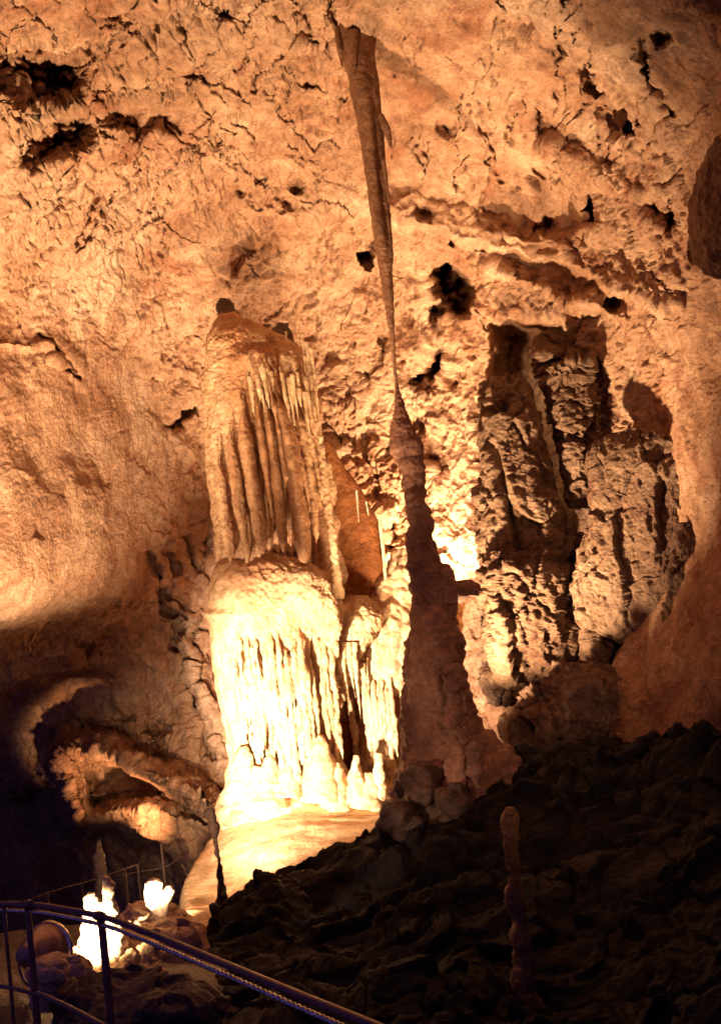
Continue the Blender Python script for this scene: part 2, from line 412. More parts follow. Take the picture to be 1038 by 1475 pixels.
for _ in range(190):
    zone = crk.random()
    if zone < 0.62: cx, cy, ang, ln = crk.uniform(-60, 500), crk.uniform(-60, 330), math.radians(crk.choice([28, 42, 100, 125, 60]) + crk.normal(0, 9)), crk.uniform(25, 105)
    elif zone < 0.9: cx, cy, ang, ln = crk.uniform(560, 900), crk.uniform(-20, 260), math.radians(95 + crk.normal(0, 14)), crk.uniform(14, 55)
    else: cx, cy, ang, ln = crk.uniform(200, 700), crk.uniform(330, 560), math.radians(60 + crk.normal(0, 30)), crk.uniform(14, 50)
    bend = crk.normal(0, 0.25); dx, dy = math.cos(ang) * ln / 2, math.sin(ang) * ln / 2
    CRACKS.append(([(cx - dx, cy - dy), (cx + bend * dy, cy - bend * dx), (cx + dx, cy + dy)], crk.uniform(1.1, 2.0), crk.uniform(0.05, 0.15)))
RIDGES = [([(560, 305), (640, 330), (720, 350), (800, 375), (880, 412), (950, 442)], 13, 0.42), ([(700, 385), (760, 405), (830, 435), (880, 455)], 9, 0.30), ([(800, 225), (860, 255), (910, 290), (940, 340), (965, 400)], 9, 0.22),
          ([(740, 160), (790, 220), (830, 235)], 8, 0.15), ([(690, 200), (740, 205), (790, 215)], 7, 0.10), ([(0, 500), (60, 500), (100, 545)], 10, 0.12),
          ([(255, 860), (268, 930), (300, 1030)], 8, 0.15), ([(470, 650), (520, 715), (545, 745)], 10, 0.3)]
PANELS = [[(715, 335), (790, 350), (880, 418), (830, 428), (720, 385)], [(720, 225), (790, 225), (850, 270), (870, 330), (800, 355), (720, 330), (690, 290)]]


def wall_features(x, y, w):
    """depth offsets (positive = deeper) of holes, cracks, ridges and the broken recess on the right wall"""
    n1, n2, n3, n4 = w
    X = x + 9 * n1 + 5 * n3; Y = y + 9 * n2 + 5 * n4
    o = np.zeros(x.shape, np.float32)
    for cx, cy, rx, ry, rot, dep in PITS:
        mk = (np.abs(x - cx) < 110) & (np.abs(y - cy) < 110)
        a = math.radians(rot); ux = (X[mk] - cx) * math.cos(a) + (Y[mk] - cy) * math.sin(a); uy = -(X[mk] - cx) * math.sin(a) + (Y[mk] - cy) * math.cos(a)
        r = np.sqrt((ux / rx) ** 2 + (uy / ry) ** 2)
        o[mk] += 1.0 * dep * np.clip(1 - (r / 1.4) ** 2, 0, 1) ** 1.3 * (1 + 0.5 * n3[mk])
    for pts, wd, dep in CRACKS:
        xs = [p[0] for p in pts]; ys = [p[1] for p in pts]
        mk = (x > min(xs) - 40) & (x < max(xs) + 40) & (y > min(ys) - 40) & (y < max(ys) + 40)
        d, s = pdist(X[mk], Y[mk], pts)
        o[mk] += dep * np.exp(-(d / wd) ** 2)
    for pts, wd, h in RIDGES:
        xs = [p[0] for p in pts]; ys = [p[1] for p in pts]
        mk = (x > min(xs) - 90) & (x < max(xs) + 90) & (y > min(ys) - 90) & (y < max(ys) + 90)
        d, s = pdist(X[mk], Y[mk], pts)
        # ridge with a gentle side (above) and an abrupt one (below)
        o[mk] -= h * (0.95 + 0.15 * n1[mk]) * np.where(s > 0, np.clip(1 - d / (wd * 0.9), 0, 1), np.clip(1 - d / (wd * 3.2), 0, 1))
    for poly in PANELS:
        d = inside(X, Y, poly)
        o += 0.16 * (1 - sstep(-8, 3, d))
    # recess with the broken slabs
    d = inside(X, Y, [(700, 462), (740, 452), (790, 455), (815, 450), (842, 505), (866, 590), (885, 650), (945, 672), (950, 760), (935, 860), (905, 930), (860, 1000), (770, 1030), (715, 1000), (694, 900), (690, 700)])
    o += 3.8 * (1 - sstep(-34, 2, d))
    # low arch deep in the passage, its opening and the dark passage floor
    d, s = pdist(X, Y, [(112, 1180), (98, 1130), (96, 1090), (118, 1078), (160, 1092), (215, 1112), (270, 1145), (330, 1185)])
    o -= 1.15 * np.where(s > 0, np.clip(1 - d / 16.0, 0, 1), np.clip(1 - d / 30.0, 0, 1)) ** 0.7
    d = inside(X, Y, [(120, 1110), (165, 1106), (205, 1120), (232, 1146), (190, 1158), (132, 1164)])
    o += 1.3 * (1 - sstep(-8, 3, d))
    d = inside(X, Y, [(150, 1168), (222, 1150), (330, 1190), (330, 1290), (262, 1222), (205, 1190)])
    o -= 0.7 * (1 - sstep(-14, 6, d))
    d = inside(X, Y, [(-400, 1130), (70, 1130), (110, 1185), (180, 1183), (255, 1218), (285, 1260), (300, 1500), (-400, 1600)])
    o += 2.2 * (1 - sstep(-30, 3, d))
    return o


def wall_relief(x, y, P):
    """relief along the normal; the texture of the rock changes from place to place"""
    p = P.reshape(-1, 3); X = x.ravel(); Y = y.ravel()
    left_smooth = (1 - sstep(180, 300, X)) * sstep(430, 560, Y) * (1 - sstep(820, 1000, Y)) + np.exp(-(((X - 150) / 260) ** 2 + ((Y - 370) / 90) ** 2)) * 0.6
    right_smooth = sstep(930, 1000, X + 0.15 * (Y - 500)) * 0.75
    pan = np.zeros(X.shape)
    for poly in PANELS: pan = np.maximum(pan, 1 - sstep(-10, 6, inside(X + 0.0, Y + 0.0, poly)))
    rough = np.clip(1 - 0.8 * left_smooth - right_smooth - 0.6 * pan, 0.12, 1) * (1 - 0.42 * (1 - sstep(300, 470, Y - 0.1 * (X - 500))) * (1 - sstep(640, 760, X))) * 0.70 * (1 - 0.35 * sstep(600, 700, X) * (1 - sstep(280, 360, Y)))
    o = 0.16 * fbm(p * 0.9, 3, 1)
    warp = np.stack([fbm(p * 1.5, 3, 31), fbm(p * 1.5, 3, 32), fbm(p * 1.5, 3, 33)], 1)
    q = p + 0.3 * warp
    q2 = q + 0.05 * np.stack([fbm(p * 6, 2, 34), fbm(p * 6, 2, 35), fbm(p * 6, 2, 36)], 1)
    f1, f2, tl = facets(q2 * np.array([1.9, 1.9, 1.3]), 3)
    o += rough * (0.09 * tl - 0.03 * (1 - sstep(0, 0.05, f2 - f1)))
    f1, f2, tl = facets(q2 * np.array([5.5, 5.5, 3.6]), 4)
    o += rough * (0.045 * tl - 0.015 * (1 - sstep(0, 0.06, f2 - f1)))
    # flaky terraces
    for fr, am, sd, st_ in ((np.array([1.8, 1.8, 1.2]), 0.16, 5, 5.0), (np.array([4.4, 4.4, 3.0]), 0.075, 6, 4.0)):
        h = fbm(q * fr, 3, sd) * st_
        h = (np.floor(h) + sstep(0.3, 0.62, h - np.floor(h))) / st_
        o += rough * am * h
    # crossing fissures on the left of the ceiling, vertical slits on the right
    zl = (1 - sstep(430, 620, X)) * (1 - sstep(330, 470, Y))
    zr = sstep(600, 720, X) * (1 - sstep(880, 960, X)) * (1 - sstep(230, 330, Y))
    zc = sstep(420, 520, X) * (1 - sstep(690, 740, X)) * sstep(380, 520, Y) * (1 - sstep(700, 800, Y))
    a1 = perlin((q @ np.array([[0.6, -0.8, 0], [0.5, 0.4, 0.8], [-0.6, -0.5, 0.6]]).T) * np.array([8.0, 1.5, 1.5]), 51)
    a2 = perlin((q @ np.array([[0.7, 0.5, 0.5], [-0.6, 0.8, 0.1], [-0.3, -0.4, 0.85]]).T) * np.array([9.0, 1.8, 1.8]), 52)
    o -= zl * (0.11 * np.exp(-(a1 / 0.04) ** 2) * sstep(-.15, .15, perlin(p * 1.6, 56)) + 0.10 * np.exp(-(a2 / 0.04) ** 2) * sstep(-.15, .15, perlin(p * 1.6, 57)))
    a3 = perlin(q * np.array([6.5, 6.5, 1.4]), 53)
    o -= zr * 0.16 * sstep(0.22, 0.40, a3)
    a4 = perlin(q * np.array([4.0, 4.0, 1.8]), 54)
    o -= zc * 0.16 * sstep(0.22, 0.42, a4)
    wz = sstep(200, 240, X) * (1 - sstep(300, 330, X)) * sstep(720, 790, Y)
    a5 = perlin(q * np.array([5.0, 5.0, 1.2]), 55)
    o -= wz * 0.14 * sstep(0.15, 0.4, a5)
    patch = 0.2 + 0.9 * sstep(-0.2, 0.3, fbm(p * 0.9, 2, 12))
    o += rough * patch * (0.055 * ridged(q * np.array([4.2, 4.2, 2.6]), 4, 7, 0.6) + 0.030 * ridged(q * 13.0, 3, 8, 0.65)) + (0.45 + 0.55 * rough) * (0.022 * fbm(p * 19.0, 3, 9, 0.7))
    return o.reshape(x.shape)


def build_wall():
    st = 1.75 / Q
    gx = np.concatenate([np.arange(-620, -150, 9), np.arange(-150, 1190, st), np.arange(1190, 1800, 9)]); gy = np.concatenate([np.arange(-700, -140, 9), np.arange(-140, 1380, st), np.arange(1380, 1700, 9)])
    x, y = np.meshgrid(gx, gy)
    D = np.maximum(tps_eval(tps_fit(CTRL), x, y), 3.0)
    pp = np.stack([x.ravel() / 40, y.ravel() / 40, np.zeros(x.size)], 1)
    w = [perlin(pp + k * 17.3, 90 + k).reshape(x.shape) * 2 for k in range(2)] + [perlin(pp * 3.1 + k * 7.7, 94 + k).reshape(x.shape) * 2 for k in range(2)]
    D = D + wall_features(x, y, w)
    P = at(x, y, D)
    Ds = D.copy()
    for _ in range(12):
        Ds[1:-1, 1:-1] = (Ds[:-2, 1:-1] + Ds[2:, 1:-1] + Ds[1:-1, :-2] + Ds[1:-1, 2:] + 2 * Ds[1:-1, 1:-1]) / 6
    N = grid_normals(at(x, y, Ds))
    gd = np.hypot(*np.gradient(Ds)) / st
    damp = 1 / (1 + (gd / 0.075) ** 2)
    tow = ((CAM - P) * N).sum(-1); N = N * np.sign(tow)[..., None]
    P = P + (wall_relief(x, y, P) * damp)[..., None] * N
    nr, nc = x.shape
    quads = grid_quads(nr, nc)[:, ::-1]
    line = np.interp(gx, [-300, 0, 250, 450, 560, 700, 860, 1000, 1300], [520, 440, 400, 350, 310, 210, 90, -20, -120])
    X0 = np.tile(np.arange(nc - 1), nr - 1); Y0 = np.repeat(gy[:-1], nc - 1)
    wob = 14 * w[0][:-1, :-1].ravel()
    ceil = Y0 + wob < line[X0]
    red = (~ceil) & (gx[X0] + 0.35 * (Y0 - 900) + 1.6 * wob > 985)
    V = P.reshape(-1, 3)
    for nm, msk in (("cave_ceiling", ceil), ("cave_wall", ~ceil)):
        qd = quads[msk]; u, inv = np.unique(qd, return_inverse=True)
        o = link(nm, V[u], inv.reshape(-1, 4), M_TAN)
        if nm == "cave_wall":
            o.data.materials.append(M_RED)
            o.data.polygons.foreach_set("material_index", red[msk].astype(np.int32))
        tag(o, kind="structure")


build_wall()


# ------------------------------------------------------------------ ground
def build_slope():
    """the dark mound in front: crest seen against the lit floor, front side falling towards the path"""
    px = np.arange(60, 1230, 2.2 / Q)
    kx = [-100, 130, 215, 250, 300, 335, 352, 400, 440, 500, 560, 585, 640, 700, 745, 830, 900, 960, 1038, 1250]
    ky = [1720, 1560, 1440, 1370, 1318, 1285, 1268, 1238, 1215, 1196, 1172, 1140, 1110, 1088, 1072, 1062, 1050, 1044, 1040, 1035]
    kd = [6.8, 6.9, 7.3, 7.8, 8.3, 8.6, 8.7, 8.9, 9.1, 9.4, 9.6, 9.8, 10.0, 10.1, 10.1, 9.9, 9.6, 9.0, 8.2, 7.0]
    cy = np.interp(px, kx, ky); cd = np.interp(px, kx, kd)
    ker = np.ones(9) / 9
    cy = np.convolve(np.pad(cy, 4, mode='edge'), ker, 'valid')
    nf, nb = int(300 * Q), int(60 * Q)
    rows = []
    for i in range(nf):
        t = i / (nf - 1)
        y = 1760 + (cy - 1760) * t
        d = 3.6 + (cd - 3.6) * (0.55 * t + 0.45 * t ** 2.2)
        rows.append(at(px, y, d))
    for i in range(1, nb + 1):
        t = i / nb
        pt = at(px, cy, cd) + t * 1.7 * np.array([0, 1, 0]) - (1.5 * t ** 1.6) * np.array([0, 0, 1.0])
        rows.append(pt)
    P = np.array(rows)
    N = grid_normals(P)
    # blur the normals at the crest
    tow = ((CAM - P) * N).sum(-1); N[:nf] *= np.sign(tow[:nf])[..., None]
    up = N[..., 2] < 0; N[nf:][up[nf:]] *= -1
    p = P.reshape(-1, 3)
    w = np.stack([fbm(p * 1.2, 2, 61), fbm(p * 1.2, 2, 62), fbm(p * 1.2, 2, 63)], 1)
    q = p + 0.35 * w
    f1, f2, c = worley(q * np.array([1.7, 1.7, 3.0]), 13)
    g1, g2, c2 = facets((q + 0.1 * w) * np.array([3.2, 3.2, 5.0]), 14)
    h1, h2, c3 = facets((p + 0.06 * w) * np.array([9.0, 9.0, 12.0]), 15)
    o = 0.16 * fbm(p * 0.8, 3, 64) + 0.16 * (0.5 - f1) + 0.07 * c2 - 0.03 * (1 - sstep(0, .08, g2 - g1)) + 0.03 * c3 * sstep(-.1, .3, perlin(p * 0.9, 67)) + 0.03 * ridged(q * 5, 3, 65) + 0.012 * fbm(p * 20, 2, 66)
    o -= 0.12
    P = P + o.reshape(P.shape[:2])[..., None] * N
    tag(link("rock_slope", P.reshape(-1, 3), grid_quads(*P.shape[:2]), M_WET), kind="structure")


build_slope()


def build_floor():
    """floor of the cave: one sheet under everything, rising to the flowstone apron at the foot of the column"""
    xs = np.linspace(-9, 9, int(420 * Q)); ys = np.linspace(-3, 22, int(520 * Q))
    X, Y = np.meshgrid(xs, ys)
    pts = []
    # (px, py, d) that lie on the floor
    for a in [(300, 1300, 10.2), (250, 1300, 10.0), (345, 1180, 12.0), (330, 1240, 11.0), (450, 1145, 12.4), (560, 1160, 12.2), (640, 1120, 12.6), (480, 1190, 11.4), (400, 1215, 11.0), (280, 1250, 11.2), (320, 1150, 13.0), (720, 1090, 12.4), (560, 1120, 13.6), (860, 1040, 11.6),
              (210, 1330, 9.0), (170, 1400, 7.0), (90, 1420, 6.4), (100, 1475, 6.0), (250, 1475, 6.2), (20, 1330, 9.5), (60, 1290, 12.0), (150, 1240, 14.0), (0, 1250, 16.0), (400, 1600, 6), (700, 1600, 6)]:
        q = at(*a); pts.append((q[0], q[1], q[2]))
    pts += [(-8, 0, -1.2), (8, 0, 0), (0, -3, -0.6), (-8, 10, -1.9), (-8, 20, -1.8), (8, 9, 0.6), (8, 20, 1.0), (0, 20, -0.6), (-1, 2, -0.9), (2, 3, -0.8)]
    c = np.array(pts); c2 = c.copy(); c2[:, :2] *= 75
    Z = tps_eval(tps_fit(c2), X * 75, Y * 75)
    p = np.stack([X.ravel(), Y.ravel(), Z.ravel()], 1)
    w = np.stack([fbm(p * 1.2, 2, 71), fbm(p * 1.2, 2, 72), np.zeros(len(p))], 1)
    g1, g2, cc = worley((p + 0.2 * w) * np.array([3.0, 7.0, 3]), 21)
    Z = Z + (0.05 * fbm(p * 1.3, 3, 73) + 0.022 * (0.5 - g1) + 0.012 * ridged(p * np.array([3.0, 9.0, 1]), 3, 74) + 0.006 * fbm(p * 18, 2, 75)).reshape(Z.shape)
    Z = Z - 2.4 * sstep(0.0, 0.55, -2.02 - X + 0.12 * np.sin(Y * 2.1)) * sstep(9.2, 10.4, Y)
    P = np.stack([X, Y, Z], -1)
    fo = link("cave_floor", P.reshape(-1, 3), grid_quads(*Z.shape), M_FLOW)
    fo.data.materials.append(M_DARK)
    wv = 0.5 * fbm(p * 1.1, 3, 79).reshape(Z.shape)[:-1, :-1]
    mud_shade = (Y[:-1, :-1] + wv < 8.6) | (X[:-1, :-1] + 0.4 * wv < -2.2) | (X[:-1, :-1] + 0.4 * wv > 0.75)  # dark mud colour, also standing in for shade where lamps spill
    fo.data.polygons.foreach_set("material_index", mud_shade.ravel().astype(np.int32))
    tag(fo, kind="structure")


build_floor()


# ------------------------------------------------------------------ the great column
colbase = at(440, 1140, 12.8)
big = thing("flowstone_column", colbase, "massive ochre and white flowstone column with fluted draperies at the middle of the cave", "cave column")


def body_extra(A, T, p, X):
    o = 0.035 * np.sin(X * 0.55 + 3 * fbm(p * 1.2, 2, 81)) * sstep(340, 380, X) * sstep(560, 600, T)
    o += 0.016 * perlin(p * np.array([16, 16, 1.6]), 82) * sstep(520, 620, T)
    f1, f2, c = worley(p * np.array([14, 14, 9.0]), 83)
    o += 0.014 * (0.5 - f1) + 0.012 * fbm(p * 34, 2, 80)
    o -= 0.22 * sstep(372, 400, X) * sstep(600, 680, T) * (A > np.pi)     # hollow behind the curtains
    o += 0.07 * np.exp(-(((X - 385) / 40) ** 2 + ((T - 528) / 16) ** 2))
    o -= 0.05 * np.exp(-(((X - 390) / 36) ** 2 + ((T - 505) / 10) ** 2))
    return o


loft("upper_body", [(452, 318, 336, 13.2, .8), (462, 309, 352, 13.1, .8), (476, 302, 388, 13.05, .75), (490, 298, 414, 13.0, .7), (505, 296, 436, 13.0, .7), (530, 294, 452, 13.0, .7), (580, 294, 462, 13.0, .7), (640, 297, 466, 13.0, .7),
                    (700, 302, 474, 13.0, .68), (760, 308, 484, 13.0, .66), (800, 311, 492, 13.0, .64), (850, 315, 498, 13.0, .6)], int(330 * Q), int(300 * Q), M_DRAPE, big, ex=2.3, rough=((1.2, 0.06), (4, 0.04), (14, .015)), seed=5, extra=body_extra)
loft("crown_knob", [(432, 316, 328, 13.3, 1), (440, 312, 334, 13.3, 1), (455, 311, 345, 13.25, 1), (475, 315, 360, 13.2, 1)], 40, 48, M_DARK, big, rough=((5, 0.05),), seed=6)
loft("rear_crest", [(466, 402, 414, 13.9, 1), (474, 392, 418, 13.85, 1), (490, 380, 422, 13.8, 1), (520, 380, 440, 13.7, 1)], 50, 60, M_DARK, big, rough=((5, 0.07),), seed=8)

# hanging folds of the drapery: (path of x,y), width px, depth ratio, distance, material
folds = [([(346, 566), (358, 660), (378, 784)], 19, 1.3, 12.30), ([(366, 550), (380, 650), (394, 752)], 10, 2.2, 12.20), ([(378, 556), (394, 650), (408, 782)], 14, 2.0, 12.20), ([(394, 550), (418, 650), (443, 808)], 22, 2.2, 12.20),
         ([(408, 560), (430, 650), (446, 735)], 9, 2.6, 12.24), ([(418, 562), (440, 640), (458, 770)], 15, 2.0, 12.28), ([(430, 570), (448, 640), (464, 716)], 9, 2.2, 12.3), ([(330, 610), (340, 700), (356, 797)], 16, 1.0, 12.36), ([(384, 540), (398, 600), (412, 690)], 7, 2.6, 12.12), ([(312, 640), (320, 720), (334, 800)], 16, .8, 12.42)]
for k, (pth, wpx, tr, d) in enumerate(folds):
    c = curve(pth, 24)
    rows = [(y, x - wpx * (0.15 + 0.42 * sstep(0, .45, i / 23)) * (1 - 0.5 * (k % 3 == 1) * (i / 23) ** 3), x + wpx * (0.15 + 0.42 * sstep(0, .45, i / 23)) * (1 - 0.5 * (k % 2) * (i / 23) ** 3), d + 0.10 * (1 - i / 23), tr) for i, (x, y) in enumerate(c)]
    l_ = rows[-1]; mid_ = (l_[1] + l_[2]) / 2; hw_ = (l_[2] - l_[1]) / 2
    rows[-1] = (l_[0], mid_ - hw_ * .8, mid_ + hw_ * .8, l_[3], l_[4]); rows += [(l_[0] + 6, mid_ - hw_ * .45, mid_ + hw_ * .35, l_[3] + .03, l_[4]), (l_[0] + 13, mid_ - 1.2, mid_ + .6, l_[3] + .08, 1)]
    loft("curtain_fold", rows, int(150 * Q), 36, M_DRAPE, big, ex=1.6, rough=((2.5, 0.03), (8, 0.016), (25, 0.008)), seed=100 + k)
# thin pencils hanging over the folds
for k in range(26):
    x = rng.uniform(356, 452); y0 = 520 + 0.55 * max(0, x - 400) + rng.uniform(0, 25); ln = rng.uniform(18, 75); w_ = rng.uniform(2, 4.2)
    dx = ln * 0.14
    loft("straw", [(y0, x - w_, x + w_, 12.22 + rng.uniform(0, .1), 1), (y0 + ln * .5, x + dx * .5 - w_ * .8, x + dx * .5 + w_ * .8, 12.22, 1), (y0 + ln, x + dx - 0.6, x + dx + 0.6, 12.22, 1)], 30, 10, M_FLOW, big, rough=((12, 0.012),), seed=200 + k)
for x, y0, y1, w_ in ((434, 480, 540, 3), (440, 492, 610, 4), (447, 500, 640, 3.5), (428, 470, 500, 2.5), (412, 478, 492, 2)):
    loft("straw", [(y0, x - w_, x + w_, 12.5, 1), (y1, x + (y1 - y0) * .12 - .8, x + (y1 - y0) * .12 + .8, 12.4, 1)], 50, 12, M_FLOW, big, rough=((12, 0.015),), seed=240 + int(x))
# slender pale column standing before the rust coloured sheet
loft("slender_column", [(628, 456, 464, 12.3, 1), (660, 457, 469, 12.3, 1), (720, 464, 476, 12.3, 1), (790, 474, 486, 12.3, 1), (840, 478, 492, 12.35, 1), (862, 480, 498, 12.5, 1)], int(150 * Q), 28, M_FLOW, big, rough=((6, 0.025), (18, 0.02)), seed=260)
loft("rust_sheet", [(636, 466, 474, 13.5, .8), (660, 466, 490, 13.5, .7), (700, 468, 514, 13.5, .6), (750, 474, 545, 13.45, .5), (800, 484, 554, 13.4, .5), (850, 490, 545, 13.3, .5), (890, 500, 530, 13.2, .5)], int(150 * Q), int(120 * Q), M_RUST_GLOW, big, rough=((2, 0.04), (10, 0.012)), seed=270)
loft("edge_drip", [(748, 544, 549, 13.0, 1), (790, 549, 554, 13.0, 1), (835, 553, 557, 13.0, 1)], 50, 12, M_FLOW, big, rough=((9, 0.012),), seed=280)
for x, y0, y1 in ((513, 705, 752), (527, 722, 742)):
    loft("straw", [(y0, x - 1.6, x + 1.6, 13.0, 1), (y1, x + 3, x + 4, 13.0, 1)], 20, 8, M_PALE, big, rough=((12, 0.006),), seed=290)


def base_extra(A, T, p, X):
    # cobbled cap, then fluted sides
    cap = 1 - sstep(905, 960, T)
    f1, f2, c = worley(p * np.array([9, 9, 8.0]), 84); g1, g2, c2 = worley(p * np.array([20, 20, 16.0]), 85)
    o = cap * (0.035 * (0.55 - f1) + 0.035 * (0.5 - g1)) * sstep(335, 380, X)
    fl = perlin(p * np.array([9.0, 9.0, 0.9]), 86) + 0.5 * perlin(p * np.array([20.0, 20.0, 1.8]), 87)
    o += (0.25 + 0.75 * (1 - cap)) * 0.06 * fl
    wv = perlin(np.stack([X / 9, X * 0, X * 0], 1), 78)
    core = sstep(930 + 70 * wv, 965 + 70 * wv, T) * (1 - sstep(1085 + 50 * wv, 1125 + 40 * wv, T)) * sstep(340, 370, X)
    o -= 0.20 * core * sstep(0.0, 0.2, perlin(p * np.array([8, 8, 0.8]), 77))
    o += 0.05 * np.exp(-((T - 886) / 6.0) ** 2) * (1 - sstep(340, 380, X))
    return o


loft("flowstone_base", [(796, 350, 405, 13.0, .8), (804, 330, 428, 12.9, .75), (815, 314, 452, 12.8, .72), (830, 307, 474, 12.75, .7), (860, 304, 492, 12.7, .68), (885, 303, 499, 12.7, .66), (910, 305, 492, 12.7, .64), (950, 309, 480, 12.7, .62), (1000, 316, 474, 12.7, .6),
                        (1060, 324, 480, 12.7, .58), (1100, 328, 494, 12.65, .6), (1130, 324, 510, 12.6, .66), (1160, 312, 520, 12.5, .75), (1185, 300, 530, 12.4, .8)], int(360 * Q), int(360 * Q), M_FLOW, big, ex=2.3, rough=((1.3, 0.06), (5, 0.025)), seed=9, extra=base_extra)


loft("red_glow_core", [(925, 320, 476, 12.75, .50), (1000, 326, 468, 12.75, .46), (1060, 334, 474, 12.75, .44), (1140, 340, 488, 12.7, .44)], 120, 120, M_RUST_GLOW, big, ex=2.3, rough=((3, .02),), seed=13)  # inner core whose red puts the glow of bounced light into the slits
loft("red_glow_core", [(985, 506, 590, 13.0, .46), (1060, 508, 596, 13.0, .42), (1130, 508, 604, 13.0, .42)], 100, 100, M_RUST_GLOW, big, ex=2.2, rough=((3, .02),), seed=14)


def shoulder_extra(A, T, p, X):
    f1, f2, c = worley(p * np.array([7, 7, 6.0]), 88)
    o = (1 - sstep(950, 1000, T)) * 0.09 * (0.5 - f1)
    o += sstep(960, 1010, T) * 0.05 * perlin(p * np.array([10.0, 10.0, 1.0]), 89) - 0.14 * sstep(985, 1020, T) * (1 - sstep(1090, 1130, T))
    return o


loft("flowstone_shoulder", [(792, 572, 596, 13.6, .8), (806, 560, 604, 13.5, .8), (830, 546, 610, 13.4, .8), (860, 530, 612, 13.3, .75), (885, 514, 612, 13.2, .7), (910, 500, 610, 13.1, .7), (960, 494, 600, 13.0, .65), (1000, 498, 600, 13.0, .6), (1060, 502, 606, 13.0, .6),
                            (1110, 500, 615, 12.95, .65), (1140, 494, 630, 12.9, .7), (1165, 488, 640, 12.8, .8)], int(300 * Q), int(220 * Q), M_FLOW, big, ex=2.2, rough=((1.5, 0.06), (5, 0.03)), seed=10, extra=shoulder_extra)
loft("red_glow_recess", [(930, 470, 500, 13.1, .5), (960, 466, 505, 13.1, .5), (1040, 470, 510, 13.1, .5), (1140, 476, 512, 13.1, .5)], 120, 40, M_RUST_GLOW, big, rough=((4, 0.04),), seed=11)  # back of the slit, bounced light given by its red colour
loft("draped_tongue", [(815, 424, 448, 12.15, .8), (826, 414, 462, 12.1, .8), (845, 410, 474, 12.1, .7), (870, 412, 486, 12.1, .6), (895, 440, 494, 12.15, .6), (915, 462, 491, 12.22, .6), (935, 470, 486, 12.3, .6), (955, 476, 482, 12.4, .6)], 160, 120, M_FLOW, big, ex=2.2, rough=((3, 0.06), (8, 0.05), (20, .015)), seed=12)

loft("saddle_drape", [(858, 500, 530, 12.95, .7), (872, 488, 545, 12.85, .7), (890, 478, 552, 12.75, .65), (915, 470, 540, 12.68, .6), (945, 472, 520, 12.66, .55), (975, 476, 508, 12.7, .5), (1000, 480, 500, 12.8, .5), (1020, 484, 492, 12.9, .6)], 180, 120, M_FLOW, big, ex=2.2, rough=((3, 0.05), (9, 0.04), (22, .015)), seed=15,
     extra=lambda A, T, p, X: 0.06 * perlin(p * np.array([11., 11., 1.0]), 76) * sstep(890, 950, T))
for k_, (x_, y1_) in enumerate(((478, 1010), (486, 985), (494, 1030), (503, 1005), (511, 1040))):
    loft("dripstone", [(925, x_ - 5, x_ + 4, 12.5, 1), (955, x_ - 3, x_ + 4, 12.45, 1), (y1_, x_ + 8, x_ + 9.5, 12.45, 1)], 60, 16, M_FLOW, big, rough=((5, .02), (14, .015)), seed=390 + k_)

# dripstones joining the cap to the foot of the base
for k in range(72):
    right = k >= 54
    x = rng.uniform(500, 582) if right else rng.uniform(338, 476)
    y0 = rng.uniform(975, 1005) if right else 925 + rng.uniform(0, 75)
    y1 = rng.uniform(1060, 1135) if right else rng.uniform(1030, 1130) - 0.1 * abs(x - 400)
    u = (x - 400) / 90
    d = (12.68 + 0.25 * abs((x - 550) / 50) ** 2) if right else (12.10 + 0.22 * u * u)
    w_ = rng.uniform(1.8, 5.6); dx = (y1 - y0) * 0.115
    joined = rng.random() < 0.55
    we = w_ * (1.25 if joined else 0.12)
    if joined: y1 += 30
    loft("dripstone", [(y0 - 26, x - 2.5 - w_ * .2, x - 3 + w_ * .2, d + .16, 1), (y0, x - w_ * .9, x + w_ * .9, d + .05, 1), (y0 + .3 * (y1 - y0), x + .3 * dx - w_, x + .3 * dx + w_, d, 1), (y0 + .75 * (y1 - y0), x + .75 * dx - w_ * .75, x + .75 * dx + w_ * .75, d - .02, 1), (y1, x + dx - we, x + dx + we, d - .05, 1)],
         int(90 * Q), 20, M_FLOW, big, rough=((3, 0.045), (12, 0.025)), seed=300 + k)
# mounds at the foot
for k, (x, y, w_, h) in enumerate([(350, 1120, 26, 60), (388, 1110, 16, 30), (415, 1125, 22, 34), (462, 1110, 26, 70), (486, 1135, 22, 50), (512, 1125, 18, 50), (545, 1130, 14, 60), (530, 1140, 24, 36), (372, 1135, 40, 40)]):
    loft("foot_mound", [(y - h * .75, x - w_ * .25, x + w_ * .25, 12.1, 1), (y - h * .55, x - w_ * .5, x + w_ * .5, 12.08, 1), (y, x - w_ * .85, x + w_ * .85, 12.05, 1), (y + h * .6, x - w_ * 1.25, x + w_ * 1.25, 12.0, 1)], 60, 48, M_FLOW, big, rough=((3, 0.05), (9, 0.03)), seed=360 + k)

# ------------------------------------------------------------------ stalactite and the tall stalagmite below it


def sl_extra(A, T, p, X):
    return 0.02 * perlin(p * np.array([14, 14, 0.8]), 91) + 0.02 * np.sin(3 * A + 1) * (1 - sstep(300, 420, T))


